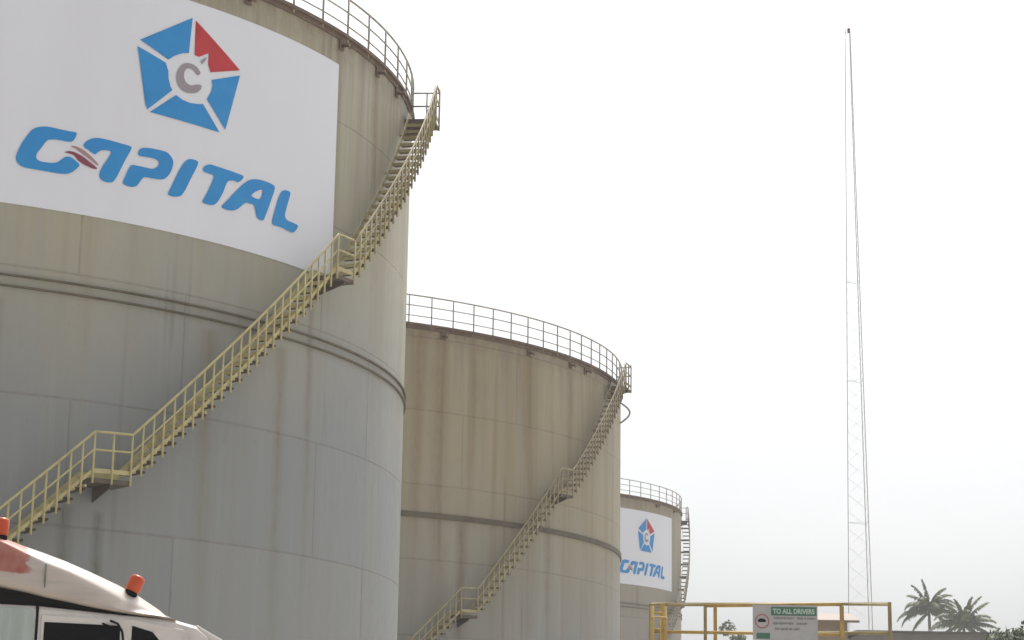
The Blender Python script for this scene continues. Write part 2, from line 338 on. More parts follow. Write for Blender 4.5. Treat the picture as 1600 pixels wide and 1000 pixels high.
def stair(root, R, brk, zt, inner_from, plat, ymat, mats, wid=.87):
    """brk: list of (deg, deck height); flat spans are landings"""
    Ri, Ro = R + .13, R + wid
    def deck(t):
        for (a, za), (b_, zb) in zip(brk, brk[1:]):
            if a <= t <= b_: return za + (zb - za) * (t - a) / (b_ - a)
        return brk[-1][1]
    def curve(r, dz, a, b_, n=None):
        n = n or max(2, int((b_ - a) / .8)); ts = [a + (b_ - a) * i / n for i in range(n + 1)]
        ts = sorted(set(ts + [t for t, _ in brk if a < t < b_]))
        return [cyl(r, t, deck(t) + dz) for t in ts]
    t0, t1 = brk[0][0], brk[-1][0]
    # stringers are the staircase body
    st = MB()
    for r in (Ri, Ro):
        za_, zb_ = (.02, .2) if r == Ri else (.10, .20); lo = curve(r, za_, t0, t1); hi = curve(r, zb_, t0, t1); lo2 = curve(r + .014, za_, t0, t1); hi2 = curve(r + .014, zb_, t0, t1)
        ia, ib, ic, id_ = st.add(lo), st.add(hi), st.add(hi2), st.add(lo2); n = len(lo)
        for i in range(n - 1):
            for A, B in ((ia, ib), (ib, ic), (ic, id_), (id_, ia)):
                st.face((A + i, A + i + 1, B + i + 1, B + i))
        for e in (0, n - 1): st.face((ia + e, ib + e, ic + e, id_ + e))
    # brackets carrying the flights
    t = t0 + 4
    while t < t1:
        zz = deck(t) - .06
        st.tube([cyl(R - .02, t, zz), cyl(Ro, t, zz)], .035 if ymat != 'rail_grey' else .07, 5)
        t += 5.2 if ymat != 'rail_grey' else 2.9
    body = st.build('staircase', mats[ymat], root)
    step_deg = math.degrees(.255 / (R + .9))
    tr = MB(); dw = step_deg * .46
    tm = tr
    # one tread mesh, one baluster mesh, one inner post mesh, then copies
    tr.lathe([(Ri + .016, -.045), (Ro - .004, -.045), (Ro - .004, 0), (Ri + .016, 0)], 1, -dw, dw, True, False)
    nf = len(tr.f); tr.lathe([(Ri + .01, -.075), (Ro + .002, -.075), (Ro + .002, .006), (Ri + .01, .006)], 1, -dw - .09, -dw - .004, True, False)
    tread = tr.mesh('tread', mats['tread']); tread.materials.append(mats[ymat])
    for p in tread.polygons[nf:]: p.material_index = 1
    bl = MB(); bl.tube([(Ro + .03, 0, -.14), (Ro + .03, 0, .98)], .027, 6); post = bl.mesh('baluster', mats[ymat])
    bi = MB(); bi.tube([(Ri + .03, 0, .0), (Ri + .03, 0, .98)], .021, 6); ipost = bi.mesh('inner_post', mats[ymat])
    def put(name, me, t, z, isx):
        o = link(name, me, body); o.location = (0, 0, z); o.rotation_euler.z = rad(t - 90) if isx else rad(t)
        return o
    vis0 = max(t0, VIS[root.name][0])
    for (a, za), (b_, zb) in zip(brk, brk[1:]):
        if abs(zb - za) < .05:
            lm = MB(); n = max(2, int(b_ - a)); a2, b2 = a - .1, b_ + .1
            lm.lathe([(Ri - .1, za - .10), (Ro + .01, za - .10), (Ro + .01, za), (Ri - .1, za)], n, a2, b2, True, False)
            mid = (a + b_) / 2
            for tt in (mid,) if b_ - a < 5 else (a + .3, b_ - .3):
                lm.prism([(R + .002, za - .11), (Ro, za - .11), (Ro, za - .17), (R + .002, za - .62)], 'y', -.012, .012) if False else None
                d = .05
                p = [cyl(R + .003, tt - d, za - .42), cyl(R + .003, tt + d, za - .42), cyl(Ro, tt + d, za - .18), cyl(Ro, tt - d, za - .18),
                     cyl(R + .003, tt - d, za - .105), cyl(R + .003, tt + d, za - .105), cyl(Ro, tt + d, za - .105), cyl(Ro, tt - d, za - .105)]
                lm.hexa(p)
            lm.build('landing', mats['landing'], body)
            n = max(1, round((b_ - a) * (R + .9) * pi / 180 / .5))
            for i in range(n + 1):
                t = a + (b_ - a) * i / n
                if t >= vis0: put('baluster', post, t, za + .02, True)
        else:
            n = max(1, round((b_ - a) / step_deg))
            for i in range(1, n):
                t = a + (b_ - a) * i / n
                if t < vis0 and t > t0 + 0: 
                    continue
                put('tread', tread, t, deck(t), False)
                put('baluster', post, t, deck(t), True)
    # the hidden foot of the stair
    if vis0 > t0:
        ft = MB()
        t = t0 + step_deg
        while t < vis0:
            for q in ((Ro + .03, -.08),): ft.tube([cyl(q[0], t, deck(t) + q[1]), cyl(q[0], t, deck(t) + .98)], .021, 5)
            k = [cyl(Ri + .016, t - dw, deck(t) - .045), cyl(Ro - .004, t - dw, deck(t) - .045), cyl(Ro - .004, t + dw, deck(t) - .045), cyl(Ri + .016, t + dw, deck(t) - .045)]
            ft.hexa(k + [(x, y, z + .045) for x, y, z in k]); t += step_deg
        ft.build('lower_flight', mats[ymat], body)
    hr = MB(); hr.tube(curve(Ro + .03, .99, t0, t1), .03, 8); hr.build('handrail', mats[ymat], body)
    mr = MB(); mr.tube(curve(Ro + .03, .60, t0, t1), .024, 6); mr.build('mid_rail', mats[ymat], body)
    # end rail of the top platform
    er = MB(); zz = brk[-1][1]
    for h in (.99, .6): er.tube([cyl(R + .12, t1, zz + h), cyl(Ro + .03, t1, zz + h)], .024, 6)
    for r in (R + .14, R + .54, Ro + .03): er.tube([cyl(r, t1, zz), cyl(r, t1, zz + (.99 if r < Ro else 1.1))], .022, 6)
    er.build('end_rail', mats['rail_grey'], body)
    return body

VIS = {}
def tank(loc, R, top, ring, label, paint, brk, posts, spacing, inner_from, ymat, vents, group, railmat, rail_h=1.03, wid=.87, band=False):
    root = thing('storage_tank', loc, label, 'tank', group)
    VIS[root.name] = VISNEXT
    # wall with uv in metres
    w = MB(); n = 360; zs = [0, 4, 8, 12, 16, top]
    w.lathe([(R, z) for z in zs], n)
    me = w.mesh('wall', paint)
    uvl = me.uv_layers.new(name='UVMap')
    circ = 2 * pi * R
    for p in me.polygons:
        us = []
        for li in p.loop_indices:
            v = me.vertices[me.loops[li].vertex_index].co
            us.append(math.atan2(v.x, -v.y) / (2 * pi) * circ)
        if max(us) - min(us) > circ / 2: us = [u + circ if u < 0 else u for u in us]
        for li, u in zip(p.loop_indices, us):
            uvl.data[li].uv = (u, me.vertices[me.loops[li].vertex_index].co.z)
    link('wall', me, root)
    r = MB(); r.lathe([(.01, top + R * .035), (R * .5, top + R * .0175 + .05), (R + .02, top + .004)], 96); r.build('roof', M['roof'], root)
    e = MB(); e.lathe([(R + .003, top - .20), (R + .035, top - .20), (R + .035, top - .07), (R + .10, top - .07), (R + .10, top + .02), (R + .003, top + .02)], 240, closed_prof=True, smooth=False)
    e.build('eave_ring', M['rim'], root)
    gr = MB()
    for dz, hh in (((-.0, .10),) if band else ((-.12, .02), (.12, .02))): gr.lathe([(R + .003, ring + dz - hh), (R + .065, ring + dz - hh), (R + .065, ring + dz + hh), (R + .003, ring + dz + hh)], 240, closed_prof=True, smooth=False)
    gr.build('wind_girder', M['girder'], root)
    kb = MB(); kb.lathe([(R + .003, 0.0), (R + .25, 0.0), (R + .25, .05), (R + .003, .05)], 120, closed_prof=True, smooth=False)
    kb.build('base_ring', M['girder'], root)
    # top railing
    Rr = R + .03
    gm = MB()
    for h, rr in ((rail_h, .03), (rail_h * .64, .022), (rail_h * .28, .02)):
        gm.tube([cyl(Rr, a, top + h) for a in range(0, 360, 2)], rr, 6, closed=True)
    rl = gm.build('top_railing', railmat, root)
    pm = MB(); pm.tube([(Rr, 0, -.15), (Rr, 0, rail_h)], .027, 6); pme = pm.mesh('post', railmat)
    a = posts
    lst = []
    while a - spacing > -60: a -= spacing
    while a < 175: lst.append(a); a += spacing
    for t in lst[:100]:
        o = link('post', pme, rl); o.location.z = top; o.rotation_euler.z = rad(t - 90)
    # overflow pipes under the eave
    vm = MB()
    vm.tube([(R - .05, 0, -.34), (R + .24, 0, -.36), (R + .28, 0, -.44)], .045, 8)
    vm.box((R + .02, -.11, -.46), (R + .05, .11, -.20))
    vme = vm.mesh('overflow_pipe', M['rim'])
    for t in vents:
        o = link('overflow_pipe', vme, root); o.location.z = top; o.rotation_euler.z = rad(t - 90)
    stair(root, R, brk, top, inner_from, None, ymat, M, wid)
    return root

def banner(root, R, a0, a1, z0, z1, fun):
    bm_ = MB(); bm_.lathe([(R + .006, z0), (R + .02, z0), (R + .02, z1), (R + .006, z1)], int((a1 - a0) * 2), a0, a1, True, False)
    bo = bm_.build('sign_panel', M['banner'], root)
    rr = R + .035
    for ps in LETTERS:
        m_ = MB(); sheet(m_, [LOGO[p] for p in ps], rr, True, .3, fun); m_.build('letter', M['blue'], bo, False)
    for k, mat in (('E1', 'blue'), ('E2', 'blue'), ('E3', 'blue'), ('E4', 'blue'), ('E5', 'red')):
        m_ = MB(); sheet(m_, [LOGO[k]], rr, False, .3, fun); m_.build('emblem_facet', M[mat], bo, False)
    for k, nm, mat in (('EC', 'emblem_letter', 'grey_mark'), ('EF', 'emblem_flame', 'grey_mark'), ('S1', 'swoosh', 'maroon'), ('S2', 'swoosh', 'taupe')):
        m_ = MB(); sheet(m_, [LOGO[k]], rr, k != 'EF', .2, fun); m_.build(nm, M[mat], bo, False)

M['landing'] = worn('landing_steel', (.10, .085, .07), (.15, .10, .07), .7, 3)
G = 'bulk storage tanks in a receding row'
H = EYE
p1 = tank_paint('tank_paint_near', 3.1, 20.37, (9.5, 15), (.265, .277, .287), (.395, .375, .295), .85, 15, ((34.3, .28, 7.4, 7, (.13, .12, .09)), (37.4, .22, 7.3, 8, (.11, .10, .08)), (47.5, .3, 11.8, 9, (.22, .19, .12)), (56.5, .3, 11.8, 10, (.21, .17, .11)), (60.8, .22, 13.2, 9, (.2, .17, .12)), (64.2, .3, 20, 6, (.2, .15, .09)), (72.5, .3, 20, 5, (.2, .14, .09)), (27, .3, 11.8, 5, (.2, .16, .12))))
VISNEXT = (26, 95)
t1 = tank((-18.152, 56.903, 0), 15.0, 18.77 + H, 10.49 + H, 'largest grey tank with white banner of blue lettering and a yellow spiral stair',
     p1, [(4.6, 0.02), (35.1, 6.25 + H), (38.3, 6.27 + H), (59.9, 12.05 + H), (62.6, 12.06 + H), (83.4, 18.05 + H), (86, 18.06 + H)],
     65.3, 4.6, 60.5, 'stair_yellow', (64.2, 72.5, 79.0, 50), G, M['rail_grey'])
banner(t1, 15.0, 22.9, 63.9, 12.21 + H, 17.9 + H, lambda t, z: (t, z + H))

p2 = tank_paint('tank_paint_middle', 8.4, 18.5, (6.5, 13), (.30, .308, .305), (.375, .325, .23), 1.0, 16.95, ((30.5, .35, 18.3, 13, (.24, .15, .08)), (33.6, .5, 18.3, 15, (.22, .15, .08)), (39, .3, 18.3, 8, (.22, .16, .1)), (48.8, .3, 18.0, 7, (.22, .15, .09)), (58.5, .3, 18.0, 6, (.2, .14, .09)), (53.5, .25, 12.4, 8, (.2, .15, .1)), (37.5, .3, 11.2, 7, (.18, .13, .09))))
VISNEXT = (29, 95)
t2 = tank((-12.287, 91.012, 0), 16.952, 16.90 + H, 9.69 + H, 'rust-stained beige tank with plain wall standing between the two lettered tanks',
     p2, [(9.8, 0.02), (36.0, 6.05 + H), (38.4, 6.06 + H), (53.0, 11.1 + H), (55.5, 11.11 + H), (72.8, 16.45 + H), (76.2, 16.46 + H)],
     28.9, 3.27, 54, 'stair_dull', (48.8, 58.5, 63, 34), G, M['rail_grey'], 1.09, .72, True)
hk = MB(); hk.tube([cyl(17.0 + .42 * sin(pi * i / 8), 82, 16.25 + H - .9 * i / 8) for i in range(0, 9)], .04, 8)
hk.build('curved_pipe', M['rail_grey'], t2)

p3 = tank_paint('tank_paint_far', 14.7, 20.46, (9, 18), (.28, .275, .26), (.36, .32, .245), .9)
VISNEXT = (60, 110)
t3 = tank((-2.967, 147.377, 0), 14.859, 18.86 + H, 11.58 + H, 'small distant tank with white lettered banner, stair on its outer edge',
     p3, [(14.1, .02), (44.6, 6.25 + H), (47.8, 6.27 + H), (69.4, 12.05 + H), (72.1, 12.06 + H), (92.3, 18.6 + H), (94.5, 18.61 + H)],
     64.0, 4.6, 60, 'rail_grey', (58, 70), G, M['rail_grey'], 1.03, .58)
banner(t3, 14.859, 37.7, 68.1, 12.96 + H, 17.96 + H, lambda t, z: (52.9 + (t - 43.9) * .69, 16.4 + (z - 16.2) * .87 + H))
# ------------------------------------------------------------------ truck (cab-over tractor, seen from its side)
M['truck_white'] = worn('truck_white_paint', (.60, .56, .54), (.44, .40, .38), .45, 2.5, lo=.5, hi=.8)
M['truck_red'] = worn('faded_red_paint', (.42, .12, .08), (.30, .09, .07), .5, 5)
M['black'] = new_mat('black_rubber_and_shade', (.008, .008, .008), .8, 0, .1)[0]
M['glass'] = new_mat('dark_cab_glass', (.002, .002, .003), .4, 0, .08)[0]
M['pane'] = worn('streaked_green_glass', (.30, .36, .34), (.44, .49, .47), .4, 6, streak=(1, 1, .1))  # pale grey-green pane colour with upright streaks
M['steel'] = worn('truck_steel', (.2, .2, .2), (.1, .09, .08), .5, 4, metal=.3)
mo, nt, b = new_mat('orange_lens', (.55, .07, .012), .3)
b.inputs['Transmission Weight'].default_value = .25
b.inputs['Transmission Weight'].default_value = .1
M['orange'] = mo
mf, nt, b = new_mat('fairing_paint', (.78, .74, .69), .42)
oc = objco(nt); sp = nt.nodes.new('ShaderNodeSeparateXYZ'); nt.links.new(oc, sp.inputs[0])
base = mixc(nt, ramp(nt, noise(nt, mapping(nt, oc, (.7, 1, 5)), 2.0, 6, .7), .45, .7, 0, .6), (.46, .40, .36), (.32, .275, .265))
rag = noise(nt, mapping(nt, oc, (1, 1, 2)), 7, 5, .7)
xm = ramp(nt, math_(nt, 'ADD', sp.outputs[0], math_(nt, 'MULTIPLY', math_(nt, 'SUBTRACT', rag, .5), .35)), -.15, -.09, 1, 0)
zm = ramp(nt, math_(nt, 'ADD', sp.outputs[2], math_(nt, 'MULTIPLY', math_(nt, 'SUBTRACT', rag, .5), .08)), 1.89 + H, 1.91 + H, 0, 1)
red_ = mixc(nt, ramp(nt, noise(nt, oc, 9, 5), .35, .7), (.29, .075, .05), (.36, .15, .11))
nt.links.new(mixc(nt, math_(nt, 'MULTIPLY', xm, zm), base, red_), b.inputs['Base Color'])
M['fairing'] = mf
tk = thing('truck', (-4.5374, 20.0, 0), 'white truck cab with red-patched sloping roof fairing and two orange beacons', 'truck', rz=rad(28))
# cab body: local x forward, y away from the camera, z up
def zl(h): return h + H
side = [(-1.6, .75), (-1.6, zl(1.60)), (0, zl(1.60)), (.81, zl(1.557)), (1.378, zl(1.535)), (1.607, zl(1.484)), (1.74, zl(1.39)), (1.80, zl(1.2)), (1.92, 1.9), (1.98, 1.0), (1.98, .75), (1.2, .75), (1.1, 1.15), (.3, 1.15), (.2, .75)]
def loft(mb, secs):
    """secs: list of closed rings with equal point counts"""
    n = len(secs[0]); b0 = [mb.add(s) for s in secs]
    for A, B in zip(b0, b0[1:]):
        for k in range(n): mb.face((A + k, A + (k + 1) % n, B + (k + 1) % n, B + k), True)
    mb.face([b0[0] + k for k in range(n)]); mb.face([b0[-1] + k for k in range(n)][::-1])
cb = MB(); cb.prism(side, 'y', 0, 2.45)
cab = bevel(cb.build('cab', M['truck_white'], tk), .07, 3)
# roof fairing
ft = [(-1.6, 2.40, 2.36, 1.78), (-1.2, 2.41, 2.37, 1.79), (-.8, 2.36, 2.31, 1.80), (-.43, 2.278, 2.20, 1.775), (-.145, 2.19, 2.08, 1.73), (.054, 2.135, 2.0, 1.69), (.289, 2.065, 1.925, 1.655), (.539, 1.975, 1.82, 1.615), (.815, 1.869, 1.69, 1.580), (1.03, 1.774, 1.630, 1.560), (1.26, 1.643, 1.560, 1.540), (1.385, 1.548, 1.542, 1.530)]
fm = MB(); secs = []
for s, zt_, zs_, zb_ in ft:
    t_ = zs_ + (zt_ - zs_) * .6
    h = [(.03, zb_), (-.01, zb_ + .015), (.0, zb_ + (zs_ - zb_) * .25), (.035, zs_), (.06, zs_ + (zt_ - zs_) * .22), (.20, zt_ - .008), (.5, zt_ + .012), (1.225, zt_ + .03)]
    full = h + [(2.45 - y, z) for y, z in h[:-1][::-1]]
    secs.append([(s, y, zl(z)) for y, z in full])
loft(fm, secs); fair = fm.build('roof_fairing', M['fairing'], tk)
# seam across the fairing
# shade in the gap between fairing and cab roof, built as a black block
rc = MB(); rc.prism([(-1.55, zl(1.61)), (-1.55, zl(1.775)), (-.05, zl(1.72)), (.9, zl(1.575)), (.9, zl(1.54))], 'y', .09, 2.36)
rc.build('gap_shade', M['black'], tk)
sm_ = MB(); sm_.box((.03, .0, zl(1.76)), (.045, .012, zl(2.0))); sm_.build('seam', M['steel'], fair)
# windows, pillars, door
def panel(name, poly, mat, y0, y1, par, bev=.012):
    m_ = MB(); m_.prism([(a, zl(b_)) for a, b_ in poly], 'y', y0, y1); return bevel(m_.build(name, M[mat], par), bev, 2)
dr = panel('door', [(.02, 1.515), (1.0, 1.505), (1.45, 1.44), (1.62, 1.2), (1.68, .2), (1.68, -.75), (.02, -.75)], 'truck_white', -.02, .01, tk)
panel('door_window', [(.05, 1.445), (.80, 1.445), (.82, .65), (.05, .65)], 'glass', -.03, -.018, dr, .01)
panel('vent_window', [(.92, 1.452), (1.13, 1.40), (1.30, 1.22), (1.42, .65), (.92, .65)], 'glass', -.03, -.018, dr, .01)
hd = MB(); hd.box((.15, -.06, zl(.28)), (.38, -.025, zl(.32))); hd.build('handle', M['black'], dr)
sw = panel('sleeper_window', [(-1.35, 1.50), (-.16, 1.58), (-.06, 1.55), (-.04, 1.45), (-.04, .75), (-1.35, .75)], 'pane', -.02, .01, tk)
ma = MB(); ma.tube([(.70, -.02, zl(1.49)), (.76, -.07, zl(1.46)), (.80, -.10, zl(1.38)), (.84, -.12, zl(1.1))], .012, 6); ma.tube([(.62, -.02, zl(1.46)), (.70, -.05, zl(1.43)), (.80, -.10, zl(1.40))], .010, 6); ma.build('mirror_bracket', M['black'], tk)
gk = MB(); gk.box((-.030, -.008, .8), (-.005, .02, zl(1.60))); gk.build('gasket', M['black'], tk)
vz = MB(); vz.prism([(1.60, zl(1.50)), (1.80, zl(1.40)), (2.10, zl(1.26)), (2.12, zl(1.21)), (2.05, zl(1.21)), (1.80, zl(1.33)), (1.66, zl(1.40))], 'y', .03, 2.42)
bevel(vz.build('sun_visor', M['truck_white'], tk), .02)
wsn = MB(); wsn.prism([(1.80, zl(1.18)), (1.815, zl(1.18)), (1.925, zl(.35)), (1.91, zl(.35))], 'y', .12, 2.33); wsn.build('windscreen', M['glass'], tk)
gl = MB(); gl.box((1.985, .3, 1.05), (2.01, 2.15, 1.6)); gl.build('grille', M['black'], tk)
bp = MB(); bp.box((1.7, -.02, .35), (2.12, 2.47, .78)); bevel(bp.build('bumper', M['truck_white'], tk), .05)
for y in (.12, 1.93):
    hl = MB(); hl.box((2.12, y, .5), (2.14, y + .4, .7)); bevel(hl.build('headlight', M['pane'], tk), .01)
for y in (-.22, 2.47):
    mr_ = MB(); mr_.box((1.45, y, zl(.25)), (1.55, y + .2, zl(.75))); bevel(mr_.build('mirror', M['black'], tk), .03)
fr = MB(); fr.box((-4.2, .8, .75), (1.6, .95, 1.0)); fr.box((-4.2, 1.5, .75), (1.6, 1.65, 1.0)); fr.box((-3.9, .82, 1.0), (-2.6, 1.63, 1.12)); fr.build('chassis', M['steel'], tk)
def wheel(x, y, w):
    m_ = MB(); R0 = .52
    prof = [(.30, 0), (R0 - .05, 0), (R0, .04), (R0, w - .04), (R0 - .05, w), (.30, w)]
    n = 40; base = [m_.add([(x + r * cos(2 * pi * i / n), y + d, .53 + r * sin(2 * pi * i / n)) for r, d in prof]) for i in range(n)]
    for i in range(n):
        A, B = base[i], base[(i + 1) % n]
        for j in range(len(prof)): m_.face((A + j, A + (j + 1) % 6, B + (j + 1) % 6, B + j), True)
    o = m_.build('wheel', M['black'], tk)
    r_ = MB(); r_.tube([(x, y + .05, .53), (x, y + w - .05, .53)], .3, 24); r_.tube([(x, y - .02, .53), (x, y + w + .02, .53)], .11, 12); r_.build('rim', M['steel'], o)
for x, y, w in ((.7, .02, .3), (.7, 2.13, .3), (-2.9, .02, .56), (-2.9, 1.87, .56)): wheel(x, y, w)
tn = MB(); tn.tube([(-2.2, .35, .8), (-.9, .35, .8)], .32, 20); tn.build('fuel_tank', M['steel'], tk)
for s, z, tilt, y in ((-.375, 2.262, .03, .20), (.962, 1.795, .42, .20)):
    bc = MB(); bc.lathe([(.001, .0), (.062, .0), (.070, .02), (.076, .04), (.076, .145), (.068, .165), (.045, .176), (.001, .180)], 24)
    bo = bc.build('beacon', M['orange'], tk); bo.location = (s, y, zl(z)); bo.rotation_euler = (0, tilt, 0)
    bb = MB(); bb.lathe([(.001, -.05), (.07, -.05), (.066, .0), (.060, .012), (.001, .012)], 24); bb.build('base', M['black'], bo)

# ------------------------------------------------------------------ loading gantry with yellow rails
M['gantry'] = worn('gantry_yellow', (.42, .28, .07), (.25, .16, .06), .5, 3)
M['gantry_dull'] = worn('gantry_dull', (.30, .24, .10), (.2, .13, .06), .6, 3)
M['conc'] = worn('grey_grating', (.3, .3, .28), (.2, .19, .17), .8, 3)
gt = thing('loading_platform', (4.6, 36.3, 0), 'yellow railed loading platform with cross rails beside the safety sign', 'platform')
ox, oy = -4.6, -36.3
zr = 3.07 + H; zd = zr - 1.12
pb = MB(); pb.box((2.45 + ox, 35.95 + oy, zd - .12), (6.75 + ox, 37.1 + oy, zd)); bevel(pb.build('deck', M['conc'], gt), .01)
for x in (2.6, 4.5, 6.65):
    for y in (36.05, 37.0):
        q = MB(); q.box((x - .06 + ox, y - .06 + oy, 0), (x + .06 + ox, y + .06 + oy, zd - .12)); q.build('leg', M['gantry'], gt)
def rail(name, pts, r, mat, n=8):
    m_ = MB(); m_.tube([(x + ox, y + oy, z) for x, y, z in pts], r, n); return m_.build(name, M[mat], gt)
def post(x, y, z0, z1, w, mat):
    m_ = MB(); m_.box((x - w + ox, y - w + oy, z0), (x + w + ox, y + w + oy, z1)); return bevel(m_.build('post', M[mat], gt), .008)
for x, w, mt in ((2.59, .045, 'gantry'), (3.33, .027, 'gantry_dull'), (5.69, .034, 'gantry')): post(x, 36, zd, zr + .02, w, mt)
for x, w, mt in ((2.47, .045, 'gantry_dull'), (3.60, .03, 'gantry'), (6.70, .03, 'gantry_dull')): post(x, 37, zd, zr + .19 if x > 6 else zr + .10, w, mt)
rail('top_rail', [(2.59, 36, zr - .01), (3.33, 36, zr)], .022, 'gantry_dull')
rail('top_rail', [(3.33, 36, zr - .01), (5.69, 36, zr + .05)], .032, 'gantry')
rail('top_rail', [(2.47, 37, zr + .09), (6.70, 37, zr + .16)], .024, 'gantry_dull')
rail('mid_rail', [(2.59, 36, zr - .47), (5.69, 36, zr - .47)], .028, 'gantry')
rail('mid_rail', [(2.47, 37, zr - .40), (6.70, 37, zr - .36)], .026, 'gantry_dull')
rail('side_rail', [(2.47, 37, zr + .08), (2.59, 36, zr)], .025, 'gantry_dull')
rail('side_rail', [(5.69, 36, zr + .05), (6.70, 37, zr + .14)], .022, 'gantry_dull')
# caged ladder at the end
ld = MB()
for x in (2.40, 2.62): ld.tube([(x + ox, 35.75 + oy, 0), (x + ox, 35.75 + oy, zr - .05)], .035, 6)
z = .3
while z < zr - .1: ld.tube([(2.40 + ox, 35.75 + oy, z), (2.62 + ox, 35.75 + oy, z)], .022, 6); z += .28
for z in (2.6, 3.2, 3.8, 4.4): ld.tube([(2.40 + ox, 35.75 + oy, z), (2.38 + ox, 35.5 + oy, z), (2.51 + ox, 35.35 + oy, z), (2.64 + ox, 35.5 + oy, z), (2.62 + ox, 35.75 + oy, z)], .014, 5)
for x, y in ((2.40, 35.42), (2.51, 35.35), (2.62, 35.42)): ld.tube([(x + ox, y + oy, 2.6), (x + ox, y + oy, 4.4)], .012, 5)
ld.build('ladder', M['gantry'], gt)

# sign hung on the rails
M['sign'] = worn('faded_sign_face', (.40, .39, .40), (.33, .35, .35), .5, 3)
M['sign_green'] = worn('sign_green', (.04, .14, .09), (.07, .15, .12), .5, 6)
M['sign_text'] = new_mat('sign_pale_text', (.42, .52, .46), .5)[0]
M['sign_dark'] = new_mat('sign_dark_text', (.17, .16, .17), .6)[0]
M['sign_mauve'] = new_mat('sign_mauve', (.38, .13, .14), .6)[0]
sg = thing('safety_sign', (4.70, 35.90, 2.50 + H), 'faded grey sign with green heading and round pictogram on the yellow rail', 'sign')
# board: x -0.56..0.56, z 0..0.58
def bx(name, a, b_, mat, par):
    m_ = MB(); m_.box(a, b_); return m_.build(name, M[mat], par)
bd = bx('board', (-.56, -.01, -.02), (.555, .01, .58), 'sign', sg)
bx('header', (-.245, -.014, .40), (.535, -.0105, .55), 'sign_green', bd)
def words_(s, x, z, size, mat, w=None):
    c = bpy.data.curves.new('text', 'FONT'); c.body = s; c.size = size; c.extrude = .001; c.offset = .004
    o = bpy.data.objects.new('lettering', c); COL.objects.link(o)
    dg = bpy.context.evaluated_depsgraph_get(); me = bpy.data.meshes.new_from_object(o.evaluated_get(dg)); bpy.data.objects.remove(o)
    xs = [v.co.x for v in me.vertices]; k = (w / (max(xs) - min(xs))) if w else 1
    for v in me.vertices: v.co = Vector((x + (v.co.x - min(xs)) * k, -.0155 - v.co.z, z + v.co.y))
    me.materials.clear(); me.materials.append(M[mat]); o = link('lettering', me, bd); return o
words_('TO ALL DRIVERS', -.215, .435, .115, 'sign_text', .72)
random.seed(3)
for z, spans in ((.335, ((-.20, -.06), (-.05, .0), (.02, .14), (.20, .30), (.32, .36), (.38, .52))), (.245, ((-.22, -.13), (-.11, .02), (.04, .14), (.19, .30), (.32, .38))), (.15, ((-.18, -.10), (-.08, .04), (.06, .12), (.14, .24)))):
    m_ = MB()
    for a, b_ in spans:
        x = a
        while x < b_: m_.box((x, -.013, z + random.choice((0, 0, .006))), (x + .014, -.0105, z + .038 + random.choice((0, 0, .008)))); x += .021
    m_.build('small_print', M['sign_dark'], bd)
pc = MB()
ring_ = [(-.40 + .115 * cos(2 * pi * i / 32), -.012, .30 + .115 * sin(2 * pi * i / 32)) for i in range(32)]
pc.tube(ring_, .010, 4, closed=True)
pc.build('pictogram_ring', M['sign_mauve'], bd)
pk = MB(); pk.prism([(-.47, .285), (-.34, .285), (-.335, .31), (-.36, .335), (-.39, .345), (-.44, .345), (-.475, .32)], 'y', -.014, -.0105); pk.build('pictogram', M['black'], bd)
bx('lower_panel', (-.50, -.0135, .0), (-.27, -.0105, .10), 'sign_green', bd)

# ------------------------------------------------------------------ lattice mast
M['mast'] = worn('galvanised_steel', (.5, .5, .5), (.58, .58, .58), .5, .3)
ms = thing('radio_mast', (25.0, 150, 0), 'very tall thin lattice mast tapering up into the pale sky', 'mast')
Ht = 58.2
def mw(z): return .37 + (1.96 - .37) * (1 - z / Ht)
def leg(z, i):
    w = mw(z)
    return [(-w / 2, 0, z), (w / 2 - .03 * w, -.55 * w, z), (w / 2, .55 * w, z)][i]
for i in range(3):
    q = MB(); q.tube([leg(Ht * k / 20, i) for k in range(21)], .032 if i == 0 else .034, 6); q.build('leg', M['mast'], ms)
br_ = MB(); z = 0.3
while z < Ht - 1:
    h = max(.55, mw(z) * .9)
    for i in range(3):
        j = (i + 1) % 3
        br_.tube([leg(z, i), leg(min(z + h, Ht), j)], .004, 3, caps=False); br_.tube([leg(z, j), leg(min(z + h, Ht), i)], .009, 3, caps=False)
    z += h
br_.build('bracing', M['mast'], ms)
for zz in (11.5, 20.5, 31, 38.5):
    pf = MB(); pf.tube([leg(zz, 0), leg(zz, 1), leg(zz, 2)], .014, 4, closed=True); pf.build('cross_frame', M['mast'], ms)
lp_ = MB(); lp_.tube([(.1, 0, Ht), (.1, 0, Ht + .35)], .12, 8); lp_.tube([(-.18, 0, Ht - .1), (-.18, 0, Ht + .3)], .03, 6); lp_.build('warning_lamp', M['rim'], ms)

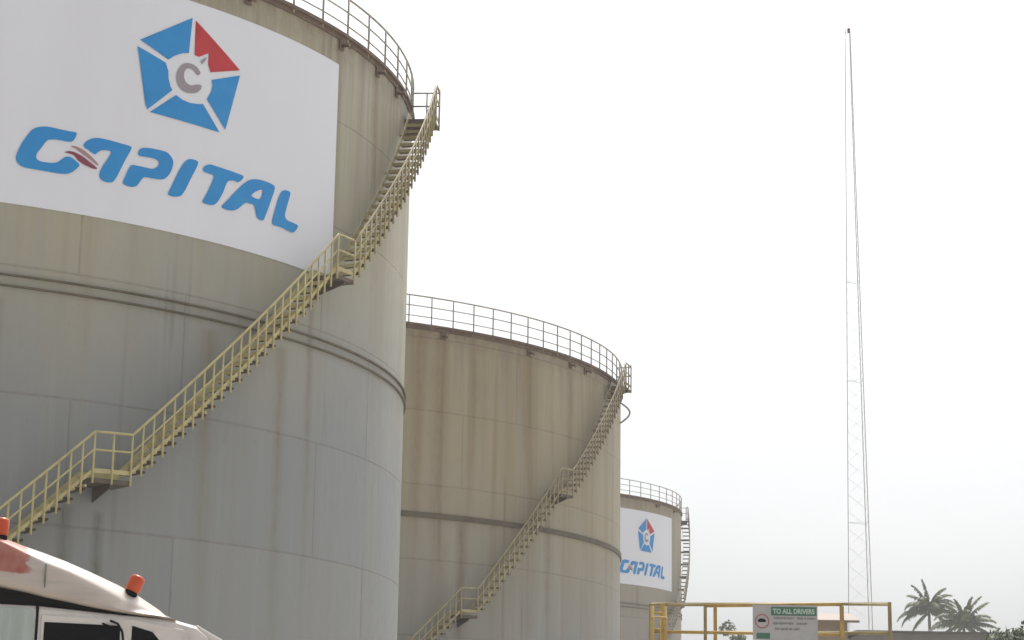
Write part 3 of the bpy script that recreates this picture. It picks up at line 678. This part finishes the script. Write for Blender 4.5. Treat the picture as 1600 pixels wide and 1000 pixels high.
# ------------------------------------------------------------------ far buildings
M['wall_grey'] = worn('grey_render', (.26, .25, .25), (.2, .19, .19), .9, .5)
M['sheet_grey'] = worn('grey_roof_sheet', (.12, .12, .12), (.16, .14, .12), .6, .5)
M['wall_brown'] = worn('brown_render', (.30, .24, .19), (.24, .19, .15), .9, .5)
M['sheet_brown'] = worn('brown_roof_sheet', (.24, .18, .145), (.18, .15, .13), .6, .5)
def shed(loc, w, d, eave, ridge, label, wm, rm, rz=0, ridge_x=True):
    s = thing('warehouse', loc, label, 'building', rz=rz)
    m_ = MB()
    if ridge_x: m_.prism([(0, 0), (0, eave), (d / 2, ridge - .1), (d, eave), (d, 0)], 'x', 0, w)
    else: m_.prism([(0, 0), (0, eave), (w / 2, ridge - .1), (w, eave), (w, 0)], 'y', 0, d)
    m_.build('wall', M[wm], s)
    r = MB()
    def slab(p0, p1, p2, p3, t=.08):
        q = [Vector(p) for p in (p0, p1, p2, p3)]; r.hexa([tuple(p) for p in q] + [(p.x, p.y, p.z + t) for p in q])
    o_ = .35
    if ridge_x:
        k = (ridge - eave) / (d / 2)
        slab((-o_, -o_, eave - o_ * k), (w + o_, -o_, eave - o_ * k), (w + o_, d / 2, ridge), (-o_, d / 2, ridge)); slab((-o_, d / 2, ridge), (w + o_, d / 2, ridge), (w + o_, d + o_, eave - o_ * k), (-o_, d + o_, eave - o_ * k))
    else:
        k = (ridge - eave) / (w / 2)
        slab((-o_, -o_, eave - o_ * k), (w / 2, -o_, ridge), (w / 2, d + o_, ridge), (-o_, d + o_, eave - o_ * k)); slab((w / 2, -o_, ridge), (w + o_, -o_, eave - o_ * k), (w + o_, d + o_, eave - o_ * k), (w / 2, d + o_, ridge))
    r.build('roof', M[rm], s)
    n = int(w / 3)
    for i in range(n):
        f = MB(); x = 1 + i * 3
        f.box((x, -.06, eave * .45), (x + 1.2, .0, eave * .45 + 1.2)); fo = f.build('window', M['sheet_grey'], s)
        gq = MB(); gq.box((x + .08, -.07, eave * .45 + .08), (x + 1.12, -.061, eave * .45 + 1.12)); gq.build('pane', M['glass'], fo)
    dq = MB(); dq.box((w - 1.9, -.06, 0), (w - .9, 0, 2.2)); dq.build('door', M['sheet_brown'], s)
    return s
shed((15.5, 92, 0), 13, 9, 8.36, 8.5, 'long grey warehouse behind the yellow platform and below the palms', 'wall_grey', 'sheet_grey')
shed((8.85, 70, 0), 2.4, 3, 7.1, 7.40, 'small brown shed roof showing behind the safety sign', 'wall_brown', 'sheet_brown', 0, True)

# ------------------------------------------------------------------ trees and palms
def leafmat(name, a, b_):
    m, nt, b = new_mat(name, a, .6, 0, .3)
    f = ramp(nt, noise(nt, objco(nt), .9, 3), .35, .65)
    nt.links.new(mixc(nt, f, a, b_), b.inputs['Base Color'])
    return m
M['frond'] = leafmat('palm_frond', (.12, .15, .085), (.18, .18, .10))
M['leaf'] = leafmat('tree_leaf', (.045, .075, .025), (.085, .11, .04))
M['bark'] = worn('bark', (.16, .13, .10), (.09, .07, .055), .9, 3)
def palm(loc, h, fronds, label, lean=0.0):
    s = thing('palm_tree', loc, label, 'palm tree', 'coconut palms beyond the warehouse')
    t = MB(); t.tube([(lean * (1 - (k / 8)) ** 2, 0, h * k / 8) for k in range(9)], .26, 8, r2=.14); t.build('trunk', M['bark'], s)
    for az, el, L, droop in fronds:
        f = MB(); d = Vector((sin(rad(az)), -cos(rad(az)), 0)); pts = []
        p = Vector((0, 0, h)); e = rad(el); n = 14
        for i in range(n + 1):
            pts.append(p.copy()); p = p + (d * cos(e) + Vector((0, 0, sin(e)))) * (L / n); e -= rad(droop) * 1.3 / n * (.4 + 1.2 * i / n)
        f.tube(pts, .035, 4, r2=.01)
        sd_ = d.cross(Vector((0, 0, 1))); m = 44
        for i in range(3, m + 1):
            u = i / m * n; a = min(int(u), n - 1); q = pts[a].lerp(pts[a + 1], u - a); tg = (pts[a + 1] - pts[a]).normalized()
            ll = L * .23 * (1 - .65 * abs(i / m - .42) / .58) * random.uniform(.8, 1.15)
            for sg_ in (-1, 1):
                dr_ = (sd_ * sg_ * random.uniform(.7, 1) + tg * .55 + Vector((0, 0, -random.uniform(.25, .95)))).normalized()
                w = tg * .075; e1 = q + dr_ * ll * .55; e2 = q + dr_ * ll + Vector((0, 0, -ll * .18))
                k = f.add([q - w, q + w, e1 + w, e1 - w, e2]); f.face((k, k + 1, k + 2, k + 3)); f.face((k + 3, k + 2, k + 4))
        f.build('frond', M['frond'], s, False)
    return s
fr1 = [(-80, 88, 3.3, 20), (-85, 76, 3.2, 40), (60, 80, 3.1, 60), (85, 72, 3.2, 80), (80, 60, 3.2, 95), (92, 50, 3.1, 85), (100, 38, 3.2, 80), (95, 20, 3.5, 75), (88, 2, 3.6, 55),
       (-90, 55, 3.5, 135), (-95, 42, 3.3, 150), (-88, 15, 3.7, 70), (-85, 5, 3.6, 75), (-70, -30, 3.1, 40), (70, -20, 3.2, 50), (10, 45, 3, 90), (-30, 60, 3, 80), (30, 70, 3, 90), (160, 40, 3.2, 90), (200, 55, 3, 90), (-120, 65, 3.0, 60)]
palm((42.0, 210, 0), 18.2 + H - .6, fr1, 'taller palm with drooping fronds nearer the lattice mast', 1.2)
fr2 = [(75, 74, 3.2, 35), (90, 58, 3.3, 35), (100, 44, 3.0, 60), (85, 30, 3.2, 55), (95, 12, 3.3, 35), (85, -6, 3.4, 45), (92, -25, 3.2, 40), (-80, 68, 3.2, 60), (-90, 50, 3.3, 90), (-95, 25, 3.4, 70),
       (-88, 8, 3.5, 40), (-80, -12, 3.2, 40), (0, 60, 3, 80), (40, 82, 2.8, 30), (180, 60, 3, 80), (-60, 85, 2.6, 40), (50, -35, 2.8, 30), (-60, -35, 2.8, 30)]
palm((43.3, 200, 0), 16.0 + H - .4, fr2, 'lower palm with spiky spread fronds between the taller palm and the bushy tree', -1.0)
def tree(loc, h, cr, label, nleaf=6000, ls=.13):
    s = thing('tree', loc, label, 'tree')
    t = MB(); t.tube([(0, 0, 0), (.1, 0, h * .3), (0, .1, h * .55)], .22, 8, r2=.13)
    cl = []
    for i in range(16):
        a = random.uniform(0, 2 * pi); rr = cr * random.uniform(.25, .85); z = h * .55 + (h * .45 - cr * .3) * random.uniform(.1, 1) 
        c = Vector((rr * cos(a), rr * sin(a), z)); cl.append((c, cr * random.uniform(.28, .45)))
        t.tube([(0, .05, h * random.uniform(.35, .5)), tuple(c * .55 + Vector((0, 0, h * .25))), tuple(c)], .07, 5, r2=.02)
    cl.append((Vector((0, 0, h - cr * .42)), cr * .42))
    t.build('trunk', M['bark'], s)
    f = MB()
    for i in range(nleaf):
        c, r = random.choice(cl); d = Vector((random.gauss(0, 1), random.gauss(0, 1), random.gauss(0, .8))).normalized() * r * random.uniform(.55, 1.08)
        p = c + d; a = Vector((random.gauss(0, 1), random.gauss(0, 1), random.gauss(0, 1))).normalized(); b_ = a.orthogonal().normalized()
        k = f.add([p - a * ls, p + b_ * ls * .45, p + a * ls, p - b_ * ls * .45]); f.face((k, k + 1, k + 2, k + 3))
    f.build('crown', M['leaf'], s, False)
    return s
tree((20.2, 80, 0), 6.6 + H, 2.1, 'bushy round green tree at the far side of the palms', 9000, .12)
tree((16.5, 160, 0), 12.5 + H, 1.5, 'slim tree top showing faintly between the platform rails', 3000, .15)
tree((19.6, 106, 0), 7.9 + H, 1.0, 'thin yellowish tree tip beside the end post of the platform', 2500, .1)

# ------------------------------------------------------------------ haze
hz = MB(); hz.box((-70, -12, -1), (110, 330, 66))
hm = bpy.data.materials.new('haze_air'); hm.use_nodes = True; nt = hm.node_tree; nt.nodes.clear()
oo = nt.nodes.new('ShaderNodeOutputMaterial'); pv = nt.nodes.new('ShaderNodeVolumePrincipled')
pv.inputs['Color'].default_value = (.80, .81, .82, 1); pv.inputs['Density'].default_value = .0010; pv.inputs['Anisotropy'].default_value = .0
nt.links.new(pv.outputs[0], oo.inputs['Volume'])
ho = hz.build('haze', hm); tag(ho, 'thin pale dusty haze over the tank yard', 'haze', kind='stuff')
